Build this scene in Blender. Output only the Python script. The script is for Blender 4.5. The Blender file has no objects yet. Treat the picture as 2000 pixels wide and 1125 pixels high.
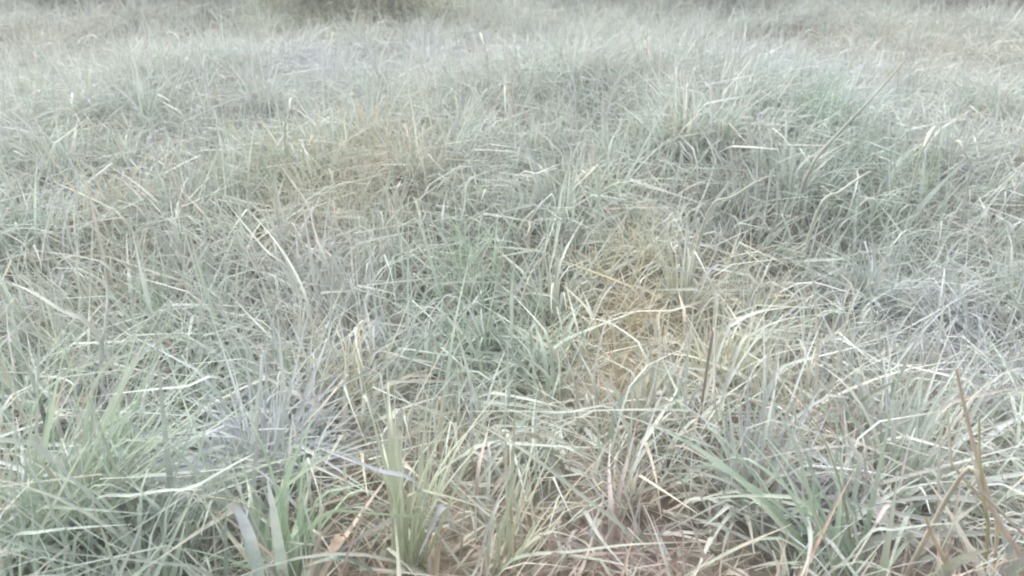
import bpy, math
import numpy as np
from mathutils import Vector
rng = np.random.default_rng(11)
sc = bpy.context.scene
COL = sc.collection

# ------------------------------------------------------------------ camera
CAM_Z, PITCH, HFOV = 0.90, math.radians(27.0), math.radians(65.0)
cd = bpy.data.cameras.new('camera'); cam = bpy.data.objects.new('camera', cd); COL.objects.link(cam)
cam.location = (0, 0, CAM_Z); cam.rotation_euler = (math.pi/2 - PITCH, 0, 0)
cd.sensor_width = 36; cd.lens = 18/math.tan(HFOV/2); cd.clip_start = 0.02; cd.clip_end = 2000
cd.dof.use_dof = True; cd.dof.focus_distance = 1.55; cd.dof.aperture_fstop = 5.6
sc.camera = cam

# ------------------------------------------------------------------ sky and sun
SUN_EL, SUN_AZ = math.radians(52), math.radians(-35)     # azimuth from +Y towards +X
w = bpy.data.worlds.new('World'); sc.world = w; w.use_nodes = True
nt = w.node_tree; nt.nodes.clear()
sky = nt.nodes.new('ShaderNodeTexSky'); sky.sky_type = 'NISHITA'; sky.sun_disc = False
sky.sun_elevation = SUN_EL; sky.sun_rotation = SUN_AZ; sky.air_density = 1.0; sky.dust_density = 6.0; sky.ozone_density = 1.0
hs = nt.nodes.new('ShaderNodeHueSaturation'); hs.inputs['Saturation'].default_value = 0.22   # overcast: the blue is veiled
bg = nt.nodes.new('ShaderNodeBackground'); bg.inputs['Strength'].default_value = 0.13
wo = nt.nodes.new('ShaderNodeOutputWorld')
nt.links.new(sky.outputs[0], hs.inputs['Color']); nt.links.new(hs.outputs[0], bg.inputs[0]); nt.links.new(bg.outputs[0], wo.inputs[0])
sl = bpy.data.lights.new('sun', 'SUN'); sl.energy = 1.3; sl.angle = math.radians(28); sl.color = (1, .98, .95)
so = bpy.data.objects.new('sun', sl); COL.objects.link(so)
sd = Vector((math.sin(SUN_AZ)*math.cos(SUN_EL), math.cos(SUN_AZ)*math.cos(SUN_EL), math.sin(SUN_EL)))
so.rotation_euler = (-sd).to_track_quat('-Z', 'Y').to_euler()
sc.view_settings.view_transform = 'Standard'; sc.view_settings.look = 'None'
sc.view_settings.exposure = 0.87; sc.view_settings.gamma = 1
sc.render.engine = 'CYCLES'
sc.cycles.volume_bounces = 1; sc.cycles.max_bounces = 10; sc.cycles.diffuse_bounces = 8; sc.cycles.transmission_bounces = 8
sc.cycles.use_denoising = True
sc.cycles.filter_width = 2.0

# ------------------------------------------------------------------ helpers
FPX = 1000/math.tan(HFOV/2)
CP, SP = math.cos(PITCH), math.sin(PITCH)
def ray(px, py):
    u, v = (px-1000)/FPX, (562.5-py)/FPX
    return np.array([u, CP + v*SP, -SP + v*CP])
def plane(px, py, z):
    """the point where the pixel's ray meets the level z"""
    d = ray(px, py); return np.array([0, 0, CAM_Z]) + d*((z-CAM_Z)/d[2])
def smooth(t): t = np.clip(t, 0, 1); return t*t*(3-2*t)

_perm = np.random.default_rng(5).random((64, 64))
def vnoise(x, y):
    x = np.asarray(x, float); y = np.asarray(y, float)
    xi = np.floor(x).astype(int); yi = np.floor(y).astype(int); fx = smooth(x-xi); fy = smooth(y-yi)
    p = lambda a, b: _perm[a % 64, b % 64]
    return ((p(xi, yi)*(1-fx)+p(xi+1, yi)*fx)*(1-fy) + (p(xi, yi+1)*(1-fx)+p(xi+1, yi+1)*fx)*fy)

CANOPY = 0.22
# swells and hollows of the meadow: pixel of the middle on the canopy, radius in metres, height
SWELLS = [(1230, 130, .75, .11), (1750, 130, .8, .10), (300, 250, .6, .05), (1450, 400, .35, .05), (450, 110, .7, .05),
          (1690, 330, .34, -.08), (1000, 90, .5, -.05), (820, 90, .5, -.06), (1960, 660, .22, -.05), (390, 620, .13, -.05),
          (1150, 980, .35, -.04), (560, 720, .25, .04), (1480, 640, .2, .05), (150, 900, .25, .03), (950, 420, .25, -.02)]
_sw = [(plane(a, b, CANOPY)[:2], r, h) for a, b, r, h in SWELLS]
def swell(x, y):
    """the rounded humps and the shaded hollows between them"""
    x = np.asarray(x, float); y = np.asarray(y, float)
    z = .17*(vnoise(x*1.25+7, y*1.25+3)-.5)
    for c, r, h in _sw:
        z = z + h*np.exp(-((x-c[0])**2+(y-c[1])**2)/(r*r))
    return z
def ground(x, y):
    return swell(x, y) + .06*(vnoise(np.asarray(x)*3.3+1, np.asarray(y)*3.3+9)-.5) + .012*(vnoise(np.asarray(x)*11, np.asarray(y)*11)-.5)
def onto(px, py, dz):
    """the point dz above the ground that the pixel looks at"""
    z = dz
    for _ in range(12):
        p = plane(px, py, z); z = .5*z + .5*(float(swell(p[0], p[1])) + dz)
    return plane(px, py, z)

# colour of the grass by place: pixel of the middle, radii in pixels, colour, strength
LILAC, GREEN, STRAW, RUST, OLIVE = (.57, .59, .68), (.38, .52, .43), (.62, .53, .36), (.48, .26, .17), (.46, .47, .25)
TINTS = [(1560, 120, 130, 80, LILAC, .8), (1920, 450, 110, 80, LILAC, .8), (510, 690, 150, 55, LILAC, .8), (310, 700, 110, 50, LILAC, .8),
         (560, 390, 70, 40, LILAC, .7), (1620, 760, 90, 60, LILAC, .8), (1260, 850, 90, 50, LILAC, .6), (900, 60, 220, 30, LILAC, .6),
         (700, 510, 70, 50, LILAC, .7), (1840, 830, 100, 80, LILAC, .6), (600, 100, 100, 40, LILAC, .6), (1180, 830, 60, 30, LILAC, .5),
         (960, 500, 190, 90, GREEN, .55), (1600, 190, 80, 50, GREEN, .75), (370, 580, 110, 50, GREEN, .6), (120, 960, 190, 150, GREEN, .55),
         (260, 1060, 130, 60, (.22, .36, .22), .7), (1800, 1000, 90, 60, GREEN, .4), (1650, 960, 90, 60, GREEN, .4), (1750, 300, 130, 60, GREEN, .35),
         (1250, 450, 110, 70, STRAW, .75), (1220, 560, 60, 40, STRAW, .7), (1480, 550, 90, 40, STRAW, .6), (730, 260, 70, 50, STRAW, .6),
         (540, 300, 80, 40, OLIVE, .5), (215, 400, 50, 40, STRAW, .55), (690, 730, 60, 60, STRAW, .6), (790, 960, 60, 120, STRAW, .5),
         (690, 1020, 150, 100, RUST, .9), (1310, 1010, 270, 100, RUST, .75), (1750, 1080, 260, 60, RUST, .8), (1890, 920, 60, 160, RUST, .5),
         (1200, 830, 150, 50, RUST, .35), (600, 345, 50, 25, RUST, .4), (1650, 650, 60, 40, RUST, .5), (60, 40, 130, 60, RUST, .12),
         (1860, 45, 150, 35, RUST, .15), (1230, 580, 50, 30, RUST, .5), (930, 1080, 200, 60, RUST, .4), (710, 0, 150, 22, OLIVE, .8),
         (620, 480, 70, 70, RUST, .15), (1330, 760, 70, 50, RUST, .25)]
_ti = []
for px, py, rx, ry, c, s in TINTS:
    m = plane(px, py, CANOPY); e = plane(px+rx, py, CANOPY); t = plane(px, max(py-ry, -40), CANOPY); b = plane(px, py+ry, CANOPY)
    _ti.append((m[0], (t[1]+b[1])/2, abs(e[0]-m[0]), abs(t[1]-b[1])/2, np.array(c), s))
def tint(col, x, y, soft):
    for mx, my, rx, ry, c, s in _ti:
        d = ((x-mx)/rx)**2 + ((y-my)/ry)**2
        k = np.minimum(s*1.2*np.exp(-d*.7)*soft, 1)[:, None]
        col = col*(1-k) + c*k*(.75+.5*(col.mean(1, keepdims=True)/.5)) / 1.25
    return col

# ------------------------------------------------------------------ materials
def grass_mat(name, trans=.28, rough=.55, frost=.45):
    m = bpy.data.materials.new(name); m.use_nodes = True; n = m.node_tree.nodes; l = m.node_tree.links; n.clear()
    at = n.new('ShaderNodeAttribute'); at.attribute_name = 'tone'
    ge = n.new('ShaderNodeNewGeometry')
    no = n.new('ShaderNodeTexNoise'); no.inputs['Scale'].default_value = 260; no.inputs['Detail'].default_value = 3
    l.new(ge.outputs['Position'], no.inputs['Vector'])
    rp = n.new('ShaderNodeMapRange'); rp.inputs[1].default_value = .42; rp.inputs[2].default_value = .72; rp.inputs[3].default_value = 0; rp.inputs[4].default_value = frost
    l.new(no.outputs[0], rp.inputs[0])
    mx = n.new('ShaderNodeMix'); mx.data_type = 'RGBA'; mx.inputs[7].default_value = (.64, .675, .63, 1)
    l.new(rp.outputs[0], mx.inputs[0]); l.new(at.outputs['Color'], mx.inputs[6])
    pr = n.new('ShaderNodeBsdfPrincipled'); pr.inputs['Roughness'].default_value = rough; pr.inputs['Specular IOR Level'].default_value = .35
    l.new(mx.outputs[2], pr.inputs['Base Color'])
    tr = n.new('ShaderNodeBsdfTranslucent'); l.new(mx.outputs[2], tr.inputs['Color'])
    ms = n.new('ShaderNodeMixShader'); ms.inputs[0].default_value = trans
    l.new(pr.outputs[0], ms.inputs[1]); l.new(tr.outputs[0], ms.inputs[2])
    o = n.new('ShaderNodeOutputMaterial'); l.new(ms.outputs[0], o.inputs[0])
    return m
MAT = grass_mat('frosted_grass'); MAT_DRY = grass_mat('dry_stalk', .12, .7, .2); MAT_LEAF = grass_mat('shrub_leaf', .25, .5, .12)
def ground_mat():
    m = bpy.data.materials.new('thatch_soil'); m.use_nodes = True; n = m.node_tree.nodes; l = m.node_tree.links
    pr = n['Principled BSDF']; pr.inputs['Roughness'].default_value = .95; pr.inputs['Specular IOR Level'].default_value = .1
    ge = n.new('ShaderNodeNewGeometry')
    a = n.new('ShaderNodeTexNoise'); a.inputs['Scale'].default_value = 9; a.inputs['Detail'].default_value = 8; a.inputs['Roughness'].default_value = .7
    b = n.new('ShaderNodeTexNoise'); b.inputs['Scale'].default_value = 120; b.inputs['Detail'].default_value = 4
    for t in (a, b): l.new(ge.outputs['Position'], t.inputs['Vector'])
    cr = n.new('ShaderNodeValToRGB'); e = cr.color_ramp.elements
    e[0].position = .3; e[0].color = (.40, .40, .40, 1); e[1].position = .7; e[1].color = (.80, .80, .78, 1)
    x = e.new(.5); x.color = (.60, .585, .57, 1)
    ad = n.new('ShaderNodeMix'); ad.inputs[0].default_value = .45
    l.new(a.outputs[0], ad.inputs[2]); l.new(b.outputs[0], ad.inputs[3]); l.new(ad.outputs[0], cr.inputs[0])
    at = n.new('ShaderNodeAttribute'); at.attribute_name = 'tone'
    mu = n.new('ShaderNodeMix'); mu.data_type = 'RGBA'; mu.blend_type = 'MULTIPLY'; mu.inputs[0].default_value = 1
    l.new(at.outputs['Color'], mu.inputs[6]); l.new(cr.outputs[0], mu.inputs[7]); l.new(mu.outputs[2], pr.inputs['Base Color'])
    bu = n.new('ShaderNodeBump'); bu.inputs['Strength'].default_value = .6; bu.inputs['Distance'].default_value = .01
    l.new(b.outputs[0], bu.inputs['Height']); l.new(bu.outputs[0], pr.inputs['Normal'])
    return m

# ------------------------------------------------------------------ mesh builders
def mesh_from(name, V, quads, C, mat):
    me = bpy.data.meshes.new(name); nv, nf = len(V), len(quads)
    me.vertices.add(nv); me.vertices.foreach_set('co', V.astype(np.float32).ravel())
    me.loops.add(nf*4); me.loops.foreach_set('vertex_index', quads.astype(np.int32).ravel())
    me.polygons.add(nf); me.polygons.foreach_set('loop_start', np.arange(nf, dtype=np.int32)*4)
    me.update(calc_edges=True)
    me.polygons.foreach_set('use_smooth', np.ones(nf, dtype=bool))
    a = me.attributes.new('tone', 'FLOAT_COLOR', 'POINT')
    a.data.foreach_set('color', np.concatenate([C, np.ones((nv, 1))], 1).astype(np.float32).ravel())
    me.materials.append(mat); return me
def link(name, me, parent=None, **props):
    o = bpy.data.objects.new(name, me); COL.objects.link(o)
    if parent is not None: o.parent = parent
    for k, v in props.items():
        if v is not None: o[k] = v
    return o

def ribbons(P, W, C, twist, fold=0.0, taper=1.6):
    """P (n,k,3) centre lines, W (n,) widths, C (n,k,3) colours -> verts, quads, colours; fold gives a V cross-section"""
    n, k, _ = P.shape
    T = np.gradient(P, axis=1); T /= np.linalg.norm(T, axis=2, keepdims=True)+1e-9
    chord = P[:, -1]-P[:, 0]; side = np.stack([chord[:, 1], -chord[:, 0], np.zeros(n)], 1)
    side /= np.linalg.norm(side, axis=1, keepdims=True)+1e-9
    S = np.repeat(side[:, None], k, 1); S -= T*(S*T).sum(2, keepdims=True); S /= np.linalg.norm(S, axis=2, keepdims=True)+1e-9
    N = np.cross(S, T)
    t = np.linspace(0, 1, k)[None]
    tw = twist[:, None]*(.35+.65*t)
    S2 = S*np.cos(tw)[..., None] + N*np.sin(tw)[..., None]; N2 = np.cross(S2, T)
    prof = np.minimum(1, .55+2.2*t)*np.maximum(1-t**taper, .12)
    h = (W[:, None]*prof*.5)[..., None]
    if fold:
        rows = [P-S2*h+N2*h*fold, P, P+S2*h+N2*h*fold]
    else:
        rows = [P-S2*h, P+S2*h]
    r = len(rows)
    V = np.stack(rows, 2).reshape(-1, 3)
    CC = np.repeat(C[:, :, None], r, 2).reshape(-1, 3)
    i = np.arange(n)[:, None, None]*k*r + np.arange(k-1)[None, :, None]*r + np.arange(r-1)[None, None, :]
    Q = np.stack([i, i+1, i+1+r, i+r], -1).reshape(-1, 4)
    return V, Q, CC

def lines(root, az, lean, bend, L, k, kink_t, kink_a, curl, expo=1.5):
    """centre lines of blades: lean from the vertical, bending over along their length, a sharp kink for some"""
    n = len(root); t = np.linspace(0, 1, k)
    th = lean[:, None] + bend[:, None]*t**expo + np.where(t[None] > kink_t[:, None], kink_a[:, None], 0)
    th = np.minimum(th, 2.3)
    a = az[:, None] + curl[:, None]*t
    d = np.stack([np.sin(th)*np.cos(a), np.sin(th)*np.sin(a), np.cos(th)], 2)*(L/(k-1))[:, None, None]
    P = np.concatenate([np.zeros((n, 1, 3)), np.cumsum(d[:, :-1]*.5+d[:, 1:]*.5, 1)], 1) + root[:, None]
    g = ground(P[..., 0], P[..., 1])+.012
    P[:, 1:, 2] = np.maximum(P[:, 1:, 2], g[:, 1:])
    return P

KIND = np.array([[.555, .615, .58], [.68, .72, .685], [.43, .53, .44], [.62, .58, .48], [.60, .52, .47], [.57, .60, .67]])
def tones(n, x, y, k, probs=(.50, .20, .13, .07, .03, .07), jit=.09):
    c = KIND[rng.choice(6, n, p=probs)]*(1+jit*rng.standard_normal((n, 1)))
    c = tint(c, x, y, rng.uniform(.1, 1.3, n))
    t = np.linspace(0, 1, k)[None, :, None]
    base = c*np.array([.88, .87, .80]); tip = c*.85+np.array([.66, .69, .64])*.15      # less rime on the sheath, more on the tip
    tip = np.where(rng.random((n, 1)) < .15, tip*.5+np.array([.60, .52, .38])*.5, tip)   # some tips dried to straw
    C = base[:, None]*(1-smooth(t/.5)) + c[:, None]*smooth(t/.5)
    C = C*(1-smooth((t-.55)/.45)) + tip[:, None]*smooth((t-.55)/.45)
    return np.clip(C, .02, .85)

def vigour(x, y):
    """length factor: taller in drifts, short where the photograph shows bare thatch"""
    v = .58+.75*vnoise(x*1.7+3, y*1.7+11)+.22*(vnoise(x*5+3, y*5+2)-.5)
    return v

# ------------------------------------------------------------------ the ground
xs = np.unique(np.concatenate([np.linspace(-5.5, 5.5, 150), np.linspace(-9, 9, 60), [-900, -300, -100, -40, -20, -13, 13, 20, 40, 100, 300, 900]]))
ys = np.unique(np.concatenate([np.linspace(-.5, 7, 130), np.linspace(7, 14, 30), [-300, -60, -15, -5, -2, 18, 25, 40, 80, 200, 500, 1200]]))
X, Y = np.meshgrid(xs, ys); nx, ny = len(xs), len(ys)
far = smooth((np.hypot(X, Y-4)-9)/8)
Z = ground(X, Y)*(1-far)
V = np.stack([X, Y, Z], 2).reshape(-1, 3)
i = (np.arange(ny-1)[:, None]*nx+np.arange(nx-1)[None]).ravel()
gm = mesh_from('ground', V, np.stack([i, i+1, i+1+nx, i+nx], 1), tint(np.tile([.40, .375, .31], (len(V), 1)), V[:, 0], V[:, 1], np.full(len(V), 1.)), ground_mat())
link('ground', gm, kind='structure')

# ------------------------------------------------------------------ the grass nobody could count
def scatter(n, y0, y1, margin):
    """roots spread over the part of the meadow in view, and a margin to either side"""
    y = rng.uniform(y0, y1, n*4); hw = .70*np.maximum(y, 0)+margin
    x = rng.uniform(-1, 1, n*4)*(.70*y1+margin); k = np.abs(x) < hw
    return x[k][:n], y[k][:n]
def thin(x, y):
    """fewer blades where the foreground opens onto thatch"""
    keep = np.ones(len(x))
    for px, py, r, s in ((1000, 1010, .2, .1), (700, 1050, .13, .55), (1380, 1050, .18, .45), (1750, 1100, .2, .45), (300, 1090, .12, .3), (1180, 840, .12, .2), (390, 610, .14, .45),
                         (110, 640, .10, .4), (1250, 570, .12, .25), (1480, 550, .12, .2)):
        c = plane(px, py, .12); keep *= 1-s*np.exp(-((x-c[0])**2+(y-c[1])**2)/(r*r))
    return rng.random(len(x)) < keep
def meadow(name, y0, y1, per_m2, clump_m2, k, fold, wid, margin, label, short=1., fallen=.25):
    area = .70*(y1*y1-max(y0, 0)**2)+2*margin*(y1-y0)
    n = int(area*per_m2); nc = int(area*clump_m2)
    cx, cy = scatter(nc, y0, y1, margin); nc = len(cx)
    crad = np.where(rng.random(nc) < .5, rng.uniform(.006, .03, nc), rng.uniform(.03, .09, nc)); clean = rng.uniform(0, 2*np.pi, nc); cstr = rng.uniform(0, .5, nc); csz = rng.lognormal(0, .26, nc); cbr = rng.lognormal(0, .10, nc)*np.array([1, 1, 1])[:, None]
    ci = rng.integers(0, nc, n)
    a = rng.uniform(0, 2*np.pi, n); r = crad[ci]*np.sqrt(rng.random(n))*1.6
    x = cx[ci]+r*np.cos(a); y = cy[ci]+r*np.sin(a)
    fx, fy = scatter(n//2, y0, y1, margin); m = len(fx); x[:m] = fx; y[:m] = fy; a[:m] = rng.uniform(0, 2*np.pi, m)
    ok = thin(x, y); x, y, a, r, ci = x[ok], y[ok], a[ok], r[ok], ci[ok]; n = len(x)
    vg = np.minimum(vigour(x, y)*csz[ci], 1.3)*short
    lean = np.abs(rng.normal(.42, .46, n)) + .3*rng.random(n)*(r/.16)
    lx = np.cos(a)*lean+np.cos(clean[ci])*cstr[ci]; ly = np.sin(a)*lean+np.sin(clean[ci])*cstr[ci]
    lean = np.minimum(np.hypot(lx, ly), 1.42); az = np.arctan2(ly, lx)
    bend = np.abs(rng.normal(.12, .22, n)); L = vg*rng.uniform(.13, .33, n)
    lod = rng.random(n) < .07; bend = np.where(lod, bend+.8, bend)                  # arching over
    kt = np.where(rng.random(n) < .22, rng.uniform(.35, .85, n), 2.); ka = rng.uniform(.5, 1.5, n)
    lo = rng.random(n) < fallen                                                    # stems that rose and then fell over their neighbours
    kt = np.where(lo, rng.uniform(.22, .5, n), kt); lean = np.where(lo, lean*.6, lean)
    ka = np.where(lo, rng.normal(1.42, .2, n)-lean, ka); bend = np.where(lo, bend*.5, bend); L = np.where(lo, np.minimum(L*1.35, .38), L)
    root = np.stack([x, y, ground(x, y)-.005], 1)
    P = lines(root, az, lean, bend, L, k, kt, ka, rng.normal(0, .25, n))
    W = wid*rng.lognormal(0, .38, n)
    V, Q, C = ribbons(P, W, np.clip(tones(n, x, y, k)*cbr.T[ci][:, None], .02, .85), rng.normal(0, .7, n), fold)
    o = link(name, mesh_from(name, V, Q, C, MAT), kind='stuff', category='grass', label=label)
    print(name, n, 'blades', len(Q)*2, 'tris')
meadow('meadow_grass', -.3, 1.75, 3000, 28, 8, .35, .0066, 1.3, 'dense pale frosted grass of the foreground, blades tangled and leaning every way', .92, .30)
meadow('meadow_grass', 1.75, 3.6, 4700, 24, 7, 0, .0055, 1.3, 'dense pale frosted grass across the middle of the meadow', .86, .38)
meadow('meadow_grass', 3.6, 7.2, 2700, 15, 6, 0, .0060, 1.3, 'soft grey-green grass of the far meadow towards the shrubs', .82, .42)
meadow('meadow_grass', 7.2, 13., 340, 5, 5, 0, .011, 1.0, 'thin grey grass beyond the shrubs at the top edge')

# dead leaves and stalks lying flat on the soil
n = 13000; x, y = scatter(n, .1, 3.0, .9); n = len(x)
root = np.stack([x, y, ground(x, y)+rng.uniform(.003, .03, n)], 1)
P = lines(root, rng.uniform(0, 2*np.pi, n), rng.normal(1.5, .1, n), np.zeros(n), rng.uniform(.06, .18, n), 5, np.full(n, 2.), np.zeros(n), rng.normal(0, .6, n))
c = np.array([[.42, .38, .31], [.46, .43, .34], [.38, .33, .27], [.48, .48, .42]])[rng.integers(0, 4, n)]*(1+.15*rng.standard_normal((n, 1)))
c = tint(c, x, y, np.ones(n)); c = np.clip(c*.85, .03, .8)
V, Q, C = ribbons(P, .0045*rng.lognormal(0, .3, n), np.clip(np.repeat(c[:, None], 5, 1), .03, .8), rng.normal(0, .4, n))
link('dead_grass_litter', mesh_from('dead_grass_litter', V, Q, C, MAT_DRY), kind='stuff', category='dead grass', label='brown dead leaves and stalks matted on the soil under the grass')

# ------------------------------------------------------------------ tussocks that stand out, blade by blade
def tussock(px, py, rad, nb, L, W, colour, label, lean=(.25, .5), az0=None, spread=1.0, bend=.5, name='grass_tussock'):
    base = onto(px, py, .06); bx, by = base[0], base[1]; bz = float(ground(bx, by))
    e = link(name, None, label=label, category='grass tuft', group='tussocks standing out of the meadow'); e.location = (bx, by, bz)
    a = rng.uniform(0, 2*np.pi, nb)
    if az0 is not None: a = az0 + rng.normal(0, spread, nb)
    r = rad*np.sqrt(rng.random(nb)); ra = rng.uniform(0, 2*np.pi, nb)
    x = bx+r*np.cos(ra); y = by+r*np.sin(ra)
    root = np.stack([x, y, ground(x, y)-.004], 1)
    k = 12
    kt = np.where(rng.random(nb) < .25, rng.uniform(.4, .85, nb), 2.)
    P = lines(root, a, np.abs(rng.normal(lean[0], lean[1], nb)), np.abs(rng.normal(bend, bend*.7, nb)), L*rng.uniform(.6, 1.25, nb), k, kt, rng.uniform(.4, 1.3, nb), rng.normal(0, .2, nb))
    c = (np.array(colour)[None]*1.12+.06)*(1+.13*rng.standard_normal((nb, 1))); pale = rng.random((nb, 1)) < .25
    c = np.where(pale, c*.5+np.array([.74, .77, .72])*.5, c)
    dead = rng.random(nb) < .09; c = np.where(dead[:, None], np.array([.58, .52, .43])*(1+.1*rng.standard_normal((nb, 1))), c)
    t = np.linspace(0, 1, k)[None, :, None]
    C = np.clip(c[:, None]*((1-t)*np.array([.85, .88, .72])+t*np.array([1.08, 1.05, 1.02])), .03, .85)
    Wd = W*rng.lognormal(0, .3, nb)*np.where(dead, .6, 1); tw = rng.normal(0, .6, nb)
    o3 = np.array([bx, by, bz])
    for j in range(nb):
        V, Q, CC = ribbons(P[j:j+1], Wd[j:j+1], C[j:j+1], tw[j:j+1], .35)
        nm = 'dead_blade' if dead[j] else 'blade'
        link(nm, mesh_from(nm, V-o3, Q, CC, MAT_DRY if dead[j] else MAT), e)
    return e
SAGE, PALE = (.42, .50, .40), (.58, .62, .53)
tussock(70, 1050, .09, 110, .38, .0085, (.36, .47, .38), 'large green tussock in the bottom left corner fanning to the right', (.65, .3), .45, .5, .2)
tussock(545, 1080, .03, 26, .29, .0085, (.36, .52, .38), 'green tuft beside the broad lilac blade at the bottom', (.2, .3), 1.3, .9)
tussock(790, 1075, .03, 34, .30, .0075, (.47, .52, .42), 'yellow-green upright tuft over the rusty patch, bottom centre left', (.15, .25), 1.6, 1.0)
tussock(985, 1095, .03, 22, .24, .0060, (.42, .47, .38), 'sparse sage tuft opening at the bottom edge centre', (.3, .35), 1.0, 1.0)
tussock(1680, 1075, .05, 34, .32, .0085, (.37, .49, .42), 'blue-green tussock at the lower right leaning to the left', (.5, .3), 2.4, .6)
tussock(350, 620, .05, 38, .24, .0050, (.27, .40, .29), 'deep green tuft in the dark gap left of centre')
tussock(930, 540, .09, 60, .28, .0052, (.34, .49, .38), 'wide mint-green tussock at the centre of the meadow')
tussock(760, 560, .05, 36, .27, .0048, (.43, .48, .50), 'bluish tuft just left of the mint-green centre tussock', (.5, .3), 2.6, .8)
tussock(1215, 500, .08, 60, .19, .0048, (.54, .49, .35), 'straw-yellow tussock right of centre with a dark hollow beside it')
tussock(1235, 410, .04, 44, .19, .0046, PALE, 'pale tuft radiating like a star behind the straw-yellow tussock', (.6, .35))
tussock(1480, 565, .05, 30, .22, .0046, (.53, .49, .36), 'small yellowed tuft with flat blades, right of the straw tussock', (.8, .4))
tussock(725, 280, .08, 46, .21, .0055, (.54, .49, .35), 'tan tuft with pale tips in the upper left centre')
tussock(545, 320, .09, 40, .24, .0055, (.42, .45, .26), 'olive arching tuft left of the tan tuft, upper left', (.6, .4))
tussock(1600, 215, .12, 60, .30, .0070, (.27, .42, .35), 'dark blue-green tussock high on the right slope')
tussock(215, 420, .05, 30, .25, .0050, (.55, .49, .32), 'thin straw-coloured tuft near the left edge, mid-height')
tussock(1430, 720, .05, 46, .23, .0058, (.58, .60, .53), 'whitish tuft of broad blades beside the pale arch, right of centre', (.3, .3))
tussock(520, 730, .07, 56, .26, .0055, (.50, .52, .57), 'lilac-white tussock in the lower left middle')
tussock(690, 760, .04, 36, .25, .0052, (.58, .55, .40), 'cream-yellow tuft right of the lilac-white tussock', (.5, .3))
tussock(1780, 330, .10, 50, .26, .0056, (.36, .44, .34), 'dusky green tussock over the shaded hollow on the right')
tussock(1950, 480, .06, 40, .25, .0050, (.49, .50, .58), 'lilac tuft with flat streaming blades at the right edge', (.8, .3), 3.0, .5)
tussock(130, 700, .04, 30, .26, .0055, (.56, .60, .51), 'pale tuft where blades cross like a star near the left edge', (.6, .4))
tussock(1780, 900, .05, 40, .24, .0060, (.44, .51, .50), 'icy blue-green tuft left of the rusty leaning stalks', (.5, .4))

# ------------------------------------------------------------------ single blades and stalks one can point at
def curve_through(pts, k):
    """smooth polyline through 3-D points (Catmull-Rom), k samples"""
    p = np.array(pts); p = np.vstack([2*p[0]-p[1], p, 2*p[-1]-p[-2]]); m = len(p)-3
    out = []
    for s in np.linspace(0, m-1e-6, k):
        i = int(s); t = s-i; a, b, c, d = p[i:i+4]
        out.append(.5*((2*b)+(-a+c)*t+(2*a-5*b+4*c-d)*t*t+(-a+3*b-3*c+d)*t**3))
    return np.array(out)
def stem(name, label, cat, pix, wpx, colour, heights, tip=None, twist=0.0, fold=.3, taper=2.2, mat=None, group=None, sharp=False, round_=False):
    """pix: pixels from the root end to the tip, heights: metres above the ground there; the root runs on down into the soil"""
    P3 = [onto(a, b, h) for (a, b), h in zip(pix, np.array(heights)*1.3)]
    d = P3[0]-P3[1]; d[2] = 0; d = d/(np.linalg.norm(d)+1e-6)
    f = P3[0]+d*.035; f[2] = float(ground(f[0], f[1]))-.004
    pts = [f]+P3
    if sharp:
        q = np.array(pts); k = 5; P = np.concatenate([np.linspace(q[i], q[i+1], k, endpoint=False) for i in range(len(q)-1)]+[q[-1:]])
    else: P = curve_through(pts, 18)
    dist = np.linalg.norm(np.mean(P3, 0)-np.array([0, 0, CAM_Z])); W = wpx/FPX*dist
    k = len(P); t = np.linspace(0, 1, k)[:, None]
    c0 = np.array(colour)*np.array([.87, .90, .92]); c1 = np.array(tip if tip is not None else np.minimum(c0*1.06, .8))
    C = np.clip((c0*(1-t)+c1*t)*(1+.09*rng.standard_normal((k, 1))), .02, .85)
    dry = rng.random() < .4
    if dry: C[-3:] = C[-3:]*.6+np.array([.58, .48, .34])*.4
    if round_:
        V, Q, CC = tube(P, W*.5*(1-.55*t[:, 0]), C)
    else:
        V, Q, CC = ribbons(P[None], np.array([W]), C[None], np.array([twist]), fold, taper)
    o3 = f.copy()
    o = link(name, mesh_from(name, V-o3, Q, CC, mat or MAT), label=label, category=cat, group=group); o.location = o3
    return o, P, o3
def tube(P, R, C, s=6):
    k = len(P); T = np.gradient(P, axis=0); T /= np.linalg.norm(T, axis=1, keepdims=True)+1e-9
    A = np.cross(T, [.3, .2, .93]); A /= np.linalg.norm(A, axis=1, keepdims=True)+1e-9; B = np.cross(T, A)
    an = np.linspace(0, 2*np.pi, s, endpoint=False)
    V = (P[:, None]+R[:, None, None]*(A[:, None]*np.cos(an)[None, :, None]+B[:, None]*np.sin(an)[None, :, None])).reshape(-1, 3)
    i = np.arange(k-1)[:, None]*s; j = np.arange(s)[None]
    Q = np.stack([i+j, i+(j+1) % s, i+s+(j+1) % s, i+s+j], -1).reshape(-1, 4)
    return V, Q, np.repeat(C, s, 0)
CREAM, WHITE, LIL, TAN, RUSTY = (.68, .69, .60), (.70, .73, .69), (.60, .61, .71), (.82, .68, .48), (.82, .61, .48)
G1, G2 = 'single blades lying over the meadow', 'leaning rusty stalks at the right edge'
B = lambda label, pix, w, col, hs, **kw: stem('grass_shoot', label, 'grass shoot', pix, w, col, hs, group=G1, **kw)
S = lambda label, pix, w, col, hs, **kw: stem('grass_stalk', label, 'grass stalk', pix, w, col, hs, group=kw.pop('group', G1), round_=True, **kw)
B('broad cream blade slanting in from the left edge above the star-shaped tuft', [(185, 650), (118, 606), (60, 570), (6, 546)], 11, CREAM, [.16, .20, .22, .23])
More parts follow.
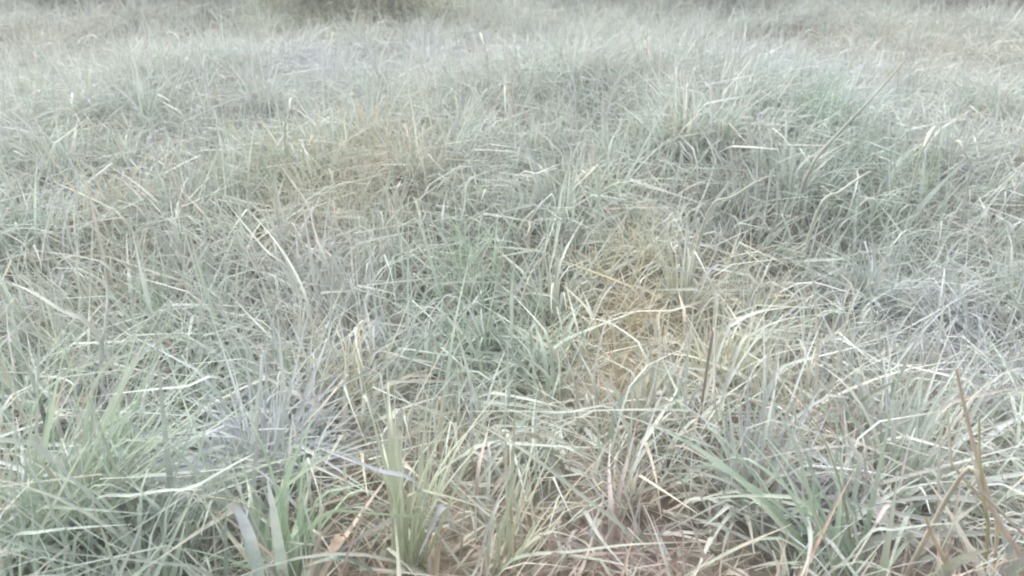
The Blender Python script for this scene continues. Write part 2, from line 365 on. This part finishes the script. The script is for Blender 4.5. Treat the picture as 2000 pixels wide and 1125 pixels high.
B('broad lilac-grey blade with a cut-off tip standing near the bottom left', [(492, 1085), (478, 1040), (462, 1008), (445, 990)], 28, (.44, .54, .46), [.12, .17, .20, .21], taper=40, twist=.6, fold=.5, tip=(.62, .63, .76))
B('long straight whitish blade lying nearly level above the bottom left tussock', [(440, 750), (360, 756), (270, 764), (165, 777)], 9, WHITE, [.17, .19, .20, .20])
B('pale blade with a blunt upper end, rising beside the bottom left tussock', [(330, 985), (395, 945), (440, 918), (497, 886)], 12, (.58, .65, .61), [.12, .15, .17, .19], taper=8)
B('flat pale blade pointing right that ends under the blunt rising blade', [(180, 985), (265, 968), (330, 958), (395, 956)], 9, (.58, .64, .60), [.12, .14, .15, .15], taper=5)
B('level grey-green blade low over the bottom left tussock', [(20, 1062), (80, 1040), (170, 1030), (260, 1024)], 10, (.50, .57, .52), [.12, .14, .15, .15])
B('frosty white blade running down to the right below the centre', [(962, 1012), (925, 968), (885, 925), (842, 898)], 10, WHITE, [.10, .14, .17, .19])
B('thin white stalk rising to the right across the frosty white blade', [(935, 1100), (958, 1015), (985, 950), (1008, 900)], 9, (.66, .66, .60), [.06, .11, .15, .18])
B('longest blade in view, sage, running from the centre down to the lower right', [(1230, 1045), (1130, 965), (1040, 893), (980, 855), (928, 824)], 15, (.52, .58, .49), [.06, .12, .17, .19, .20], tip=(.66, .69, .58))
B('wide lilac blade pointing left over the yellow-green upright tuft', [(815, 950), (740, 920), (680, 898), (605, 868)], 15, LIL, [.13, .16, .18, .19])
B('pale arching blade forming the upper edge of the arch right of centre', [(1415, 665), (1440, 630), (1490, 608), (1560, 598)], 12, WHITE, [.17, .20, .21, .20])
B('pale arching blade forming the lower edge of the arch right of centre', [(1440, 690), (1475, 650), (1530, 625), (1610, 612)], 9, CREAM, [.17, .19, .20, .20])
B('long pinkish blade lying level below the straw-yellow tussock', [(1370, 618), (1300, 608), (1230, 610), (1165, 622)], 7, (.64, .57, .50), [.17, .19, .19, .19])
S('dark green bent stem at the left edge below the cream blade', [(82, 800), (70, 760), (50, 705), (22, 668)], 8, (.20, .27, .20), [.15, .17, .19, .20], tip=(.26, .34, .26))
B('long thin cream blade sloping down right in the upper left middle', [(605, 610), (575, 530), (525, 455), (470, 396)], 6, CREAM, [.15, .19, .21, .22])
B('cream blade parallel to the long sloping one, to its left', [(570, 540), (520, 490), (470, 430), (435, 385)], 5, CREAM, [.16, .19, .21, .22])
S('upright white stem left of the dark green gap', [(197, 700), (205, 640), (210, 575), (204, 520)], 7, WHITE, [.12, .16, .19, .22])
S('pale club-tipped stalk slanting up right on the right slope', [(1600, 405), (1640, 375), (1672, 352), (1700, 335)], 8, CREAM, [.16, .19, .21, .22])
S('long grey stalk rising to the right past the dark blue-green tussock', [(1585, 325), (1640, 258), (1700, 195), (1765, 120)], 7, (.52, .52, .46), [.14, .20, .25, .27])
S('pale stalk rising to the right above the straw-yellow tussock', [(1385, 410), (1430, 385), (1465, 362), (1500, 345)], 6, CREAM, [.17, .20, .21, .21])
B('small white bent blade on the rise at the upper centre', [(1085, 165), (1092, 148), (1105, 140), (1138, 138)], 6, WHITE, [.18, .20, .21, .21])
B('white blade slanting up right at the upper centre', [(1010, 350), (1050, 338), (1090, 322), (1135, 309)], 6, WHITE, [.17, .19, .20, .20])
B('short thick cream blade right of the straw-yellow tussock', [(1398, 600), (1396, 575), (1388, 550), (1376, 530)], 10, CREAM, [.14, .17, .19, .21])
B('upright white-green blade in the middle of the mint-green tussock', [(1000, 610), (1000, 570), (1003, 530), (1003, 500)], 10, (.60, .67, .57), [.13, .17, .20, .22])
B('white pointed blade of the pair at lower right, left one', [(1565, 905), (1550, 860), (1535, 815), (1520, 780)], 12, (.68, .66, .60), [.11, .15, .18, .20])
B('white pointed blade of the pair at lower right, right one', [(1678, 905), (1668, 880), (1655, 850), (1640, 822)], 12, WHITE, [.11, .15, .18, .20])
B('long white blade running down right under the whitish tuft', [(1420, 865), (1380, 825), (1345, 798), (1305, 775)], 10, (.66, .68, .68), [.14, .17, .19, .20])
B('broad tan-green blade rising right at the bottom edge, right of centre', [(1370, 1115), (1420, 1085), (1480, 1055), (1545, 1025)], 36, (.48, .48, .38), [.04, .08, .11, .13], tip=(.58, .48, .38), twist=.3)
B('broad olive blade rising right in the bottom right corner', [(1850, 1118), (1875, 1098), (1900, 1085), (1932, 1074)], 24, (.52, .52, .40), [.05, .09, .11, .13], taper=6)
S('thin dark reddish stem ending in a pale tip right of centre', [(1392, 650), (1396, 710), (1395, 775), (1404, 832)], 7, (.42, .32, .28), [.20, .20, .19, .16], tip=(.68, .66, .60))
S('rusty leaning stalk, tallest at the right edge', [(1995, 1090), (1945, 1010), (1910, 900), (1885, 800), (1868, 722)], 11, RUSTY, [.05, .11, .17, .22, .26], tip=(.66, .55, .47), group=G2, mat=MAT_DRY)
S('rusty bent stalk to the left of the tallest leaning one', [(1950, 1010), (1895, 950), (1858, 905), (1850, 800)], 8, TAN, [.09, .14, .17, .22], group=G2, mat=MAT_DRY, sharp=True, tip=(.64, .60, .50))
S('yellow upright stalk crossing the rusty leaning ones', [(1930, 1040), (1922, 980), (1914, 900), (1912, 820)], 8, (.60, .54, .30), [.08, .13, .18, .22], group=G2, mat=MAT_DRY)
S('pale straw stalk falling to the right from the rusty ones', [(1880, 925), (1920, 965), (1965, 1010), (2000, 1045)], 9, (.62, .55, .44), [.17, .16, .14, .12], group=G2, mat=MAT_DRY)
B('short cream blade pointing right from the rusty stalks', [(1905, 935), (1935, 910), (1965, 898), (1992, 893)], 8, CREAM, [.15, .18, .19, .19])
S('rusty short stalk near the bottom, left of the broad olive blade', [(1850, 1110), (1835, 1075), (1820, 1045), (1808, 1010)], 10, RUSTY, [.04, .08, .11, .14], mat=MAT_DRY)
B('pinkish-white blade crossing the rusty patch at the bottom left of centre', [(705, 1055), (670, 1028), (640, 1010), (618, 996)], 9, (.64, .56, .46), [.07, .10, .12, .13])
B('level pale blade in the lower centre above the reddish gap', [(1210, 810), (1100, 806), (980, 803), (870, 805)], 7, (.60, .64, .58), [.16, .18, .19, .19])
B('long level blade in the bottom foreground right of centre', [(1010, 1090), (1120, 1078), (1230, 1064), (1370, 1058)], 10, (.52, .55, .45), [.07, .10, .11, .11])
B('long grey-green blade lying level above the broad olive blade', [(1690, 1050), (1750, 1035), (1820, 1025), (1900, 1020)], 8, (.48, .56, .49), [.10, .12, .13, .13])

B('salmon-brown broad dead leaf lying in the rusty patch near the bottom', [(670, 1050), (655, 1068), (640, 1082), (618, 1080)], 24, (.58, .42, .34), [.05, .06, .07, .07], mat=MAT_DRY, taper=3)
B('dark arched blade curving along the bottom edge below the rusty patch', [(725, 1118), (690, 1098), (650, 1090), (590, 1108)], 16, (.30, .36, .29), [.07, .10, .11, .09], taper=4)
B('broad upright sage blade just right of the lilac-grey one', [(548, 1090), (540, 1040), (532, 985), (520, 925)], 22, (.46, .57, .46), [.10, .15, .19, .23], tip=(.64, .66, .66))
# seed heads: a thin stalk and its spike
def seed_stalk(label, pix, hs, end, w):
    o, P, o3 = stem('seed_stalk', label, 'seed stalk', pix, w*.7, CREAM, hs, group='ripe seed heads', round_=True, mat=MAT_DRY)
    k = 14; a = P[-1]; b = onto(end[0], end[1], hs[-1]*1.3)
    dist = np.linalg.norm(a-np.array([0, 0, CAM_Z])); wd = w*.45/FPX*dist
    t = np.linspace(0, 1, k)[:, None]; d = b-a; d = d/np.linalg.norm(d)*min(np.linalg.norm(d), .12)
    Pc = a+d*t+np.array([0, 0, .012])*(t*(1-t))*4
    V, Q, C = tube(Pc, (wd*np.sin(np.pi*(.10+.86*t[:, 0]))**.7)*(1+.3*(np.arange(k) % 2)), np.tile((.60, .61, .54), (k, 1)))
    link('seed_spike', mesh_from('seed_spike', V-o3, Q, C, MAT_DRY), o)
seed_stalk('nodding pale seed head over the shaded hollow on the right slope', [(1790, 330), (1798, 305), (1805, 288)], [.15, .19, .22], (1832, 240), 9)
seed_stalk('pale seed head right of the nodding one on the right slope', [(1895, 330), (1890, 310), (1882, 296)], [.16, .19, .22], (1864, 278), 7)
seed_stalk('white seed head standing alone in the upper left', [(556, 262), (562, 235), (567, 215)], [.18, .22, .25], (571, 195), 6)
seed_stalk('seed head on the grassy rise at the upper centre', [(952, 118), (948, 100), (945, 88)], [.18, .22, .25], (936, 66), 5)

# ------------------------------------------------------------------ shrubs closing the meadow at the top edge
def shrub(px, dist, wid, hgt, nl, leaf, colour, label, twig=(.20, .16, .12)):
    d = ray(px, 0); x = d[0]/d[1]*dist; y = dist; z = 0.
    z = float(ground(x, y))
    e = link('shrub', None, label=label, category='shrub', group='shrubs behind the meadow'); e.location = (x, y, z)
    nb = 16; o3 = np.array([x, y, z]); VV, QQ, CC, off = [], [], [], 0; tips = []
    for j in range(nb):
        a = rng.uniform(0, 2*np.pi); l = rng.uniform(.1, .5)*wid; h = hgt*rng.uniform(.55, 1.)
        r0 = np.array([rng.normal(0, .05), rng.normal(0, .05), -.01])
        pts = [r0, r0+np.array([np.cos(a)*l*.3, np.sin(a)*l*.3, h*.4]), r0+np.array([np.cos(a)*l*.7, np.sin(a)*l*.7, h*.75]), r0+np.array([np.cos(a)*l, np.sin(a)*l, h])]
        P = curve_through(pts, 8); tips.append(P)
        V, Q, C = tube(P, np.linspace(.012, .003, 8), np.tile(twig, (8, 1)), 5)
        VV.append(V); QQ.append(Q+off); CC.append(C); off += len(V)
    link('stem', mesh_from('stem', np.vstack(VV), np.vstack(QQ), np.vstack(CC), MAT_DRY), e)
    T = np.array(tips); bi = rng.integers(0, nb, nl); si = rng.integers(1, 8, nl)
    root = T[bi, si]+rng.normal(0, .07*wid, (nl, 3))*np.array([1, 1, .8]); sk = rng.random(nl) < .5; q = rng.uniform(0, 2*np.pi, nl); rr = .5*wid*np.sqrt(rng.random(nl))     # the leafy skirt down to the grass
    root = np.where(sk[:, None], np.stack([rr*np.cos(q), rr*np.sin(q), rng.uniform(.08, .45, nl)*hgt], 1), root)
    root[:, 2] = np.maximum(root[:, 2], .03)
    az = rng.uniform(0, 2*np.pi, nl); th = rng.uniform(.3, 2.0, nl); k = 4; t = np.linspace(0, 1, k)
    D = np.stack([np.sin(th)*np.cos(az), np.sin(th)*np.sin(az), np.cos(th)], 1)
    L = leaf*rng.uniform(.6, 1.4, nl); P = root[:, None]+D[:, None]*(L[:, None]*t)[..., None]; P[..., 2] -= (L[:, None]*t**2*.3)
    c = np.clip(np.array(colour)*(1+.25*rng.standard_normal((nl, 1))), .03, .7)
    V, Q, C = ribbons(P, L*.33, np.repeat(c[:, None], k, 1), rng.normal(0, .8, nl), 0, 2.5)
    link('foliage', mesh_from('foliage', V, Q, C, MAT_LEAF), e)
DK = (.20, .23, .20)
shrub(120, 6.28, 1.3, 1.1, 2600, .06, DK, 'dark shrub at the top edge, far left of the row')
shrub(270, 6.37, 1.3, 1.2, 2600, .06, DK, 'dark shrub at the top edge, second from the left')
shrub(440, 6.28, 1.2, 1.1, 2600, .06, DK, 'dark shrub at the top edge, beside the olive bush')
shrub(620, 5.64, .75, .9, 3200, .045, (.36, .38, .24), 'olive-yellow bush at the top edge, left half')
shrub(760, 5.55, .85, .9, 3200, .045, (.40, .41, .26), 'olive-yellow bush at the top edge, right half')
shrub(1010, 6.55, 1.3, 1.1, 2000, .06, (.24, .28, .26), 'grey-green shrub at the top edge, right of the olive bush')
shrub(1230, 6.64, 1.2, 1.1, 2000, .06, (.30, .36, .28), 'pale green shrub at the top edge above the rise')
shrub(1400, 6.37, 1.1, 1.0, 2000, .06, (.26, .33, .23), 'green shrub at the top edge, right of centre')
shrub(1650, 6.64, 1.4, 1.1, 2000, .06, (.32, .36, .30), 'pale grey-green shrub at the top edge on the right')
shrub(1860, 6.28, 1.2, 1.1, 2200, .06, (.36, .30, .27), 'brown thin-looking shrub at the top right edge')
shrub(2000, 6.19, 1.0, 1.1, 2200, .06, (.32, .27, .24), 'brown shrub in the top right corner')

# ------------------------------------------------------------------ the cold mist over the meadow
hm = bpy.data.meshes.new('haze')
hx, hy0, hy1, hz0, hz1 = 950, -350, 1250, -1.3, 2.0
hv = [(a, b, c) for c in (hz0, hz1) for a, b in ((-hx, hy0), (hx, hy0), (hx, hy1), (-hx, hy1))]
hm.from_pydata(hv, [], [(3, 2, 1, 0), (4, 5, 6, 7), (0, 1, 5, 4), (1, 2, 6, 5), (2, 3, 7, 6), (3, 0, 4, 7)])
hmat = bpy.data.materials.new('mist'); hmat.use_nodes = True; n = hmat.node_tree.nodes; n.clear()
pv = n.new('ShaderNodeVolumePrincipled'); pv.inputs['Density'].default_value = .030; pv.inputs['Color'].default_value = (.93, .95, .96, 1)
ho = n.new('ShaderNodeOutputMaterial'); hmat.node_tree.links.new(pv.outputs[0], ho.inputs['Volume'])
hm.materials.append(hmat); link('haze', hm, kind='stuff')
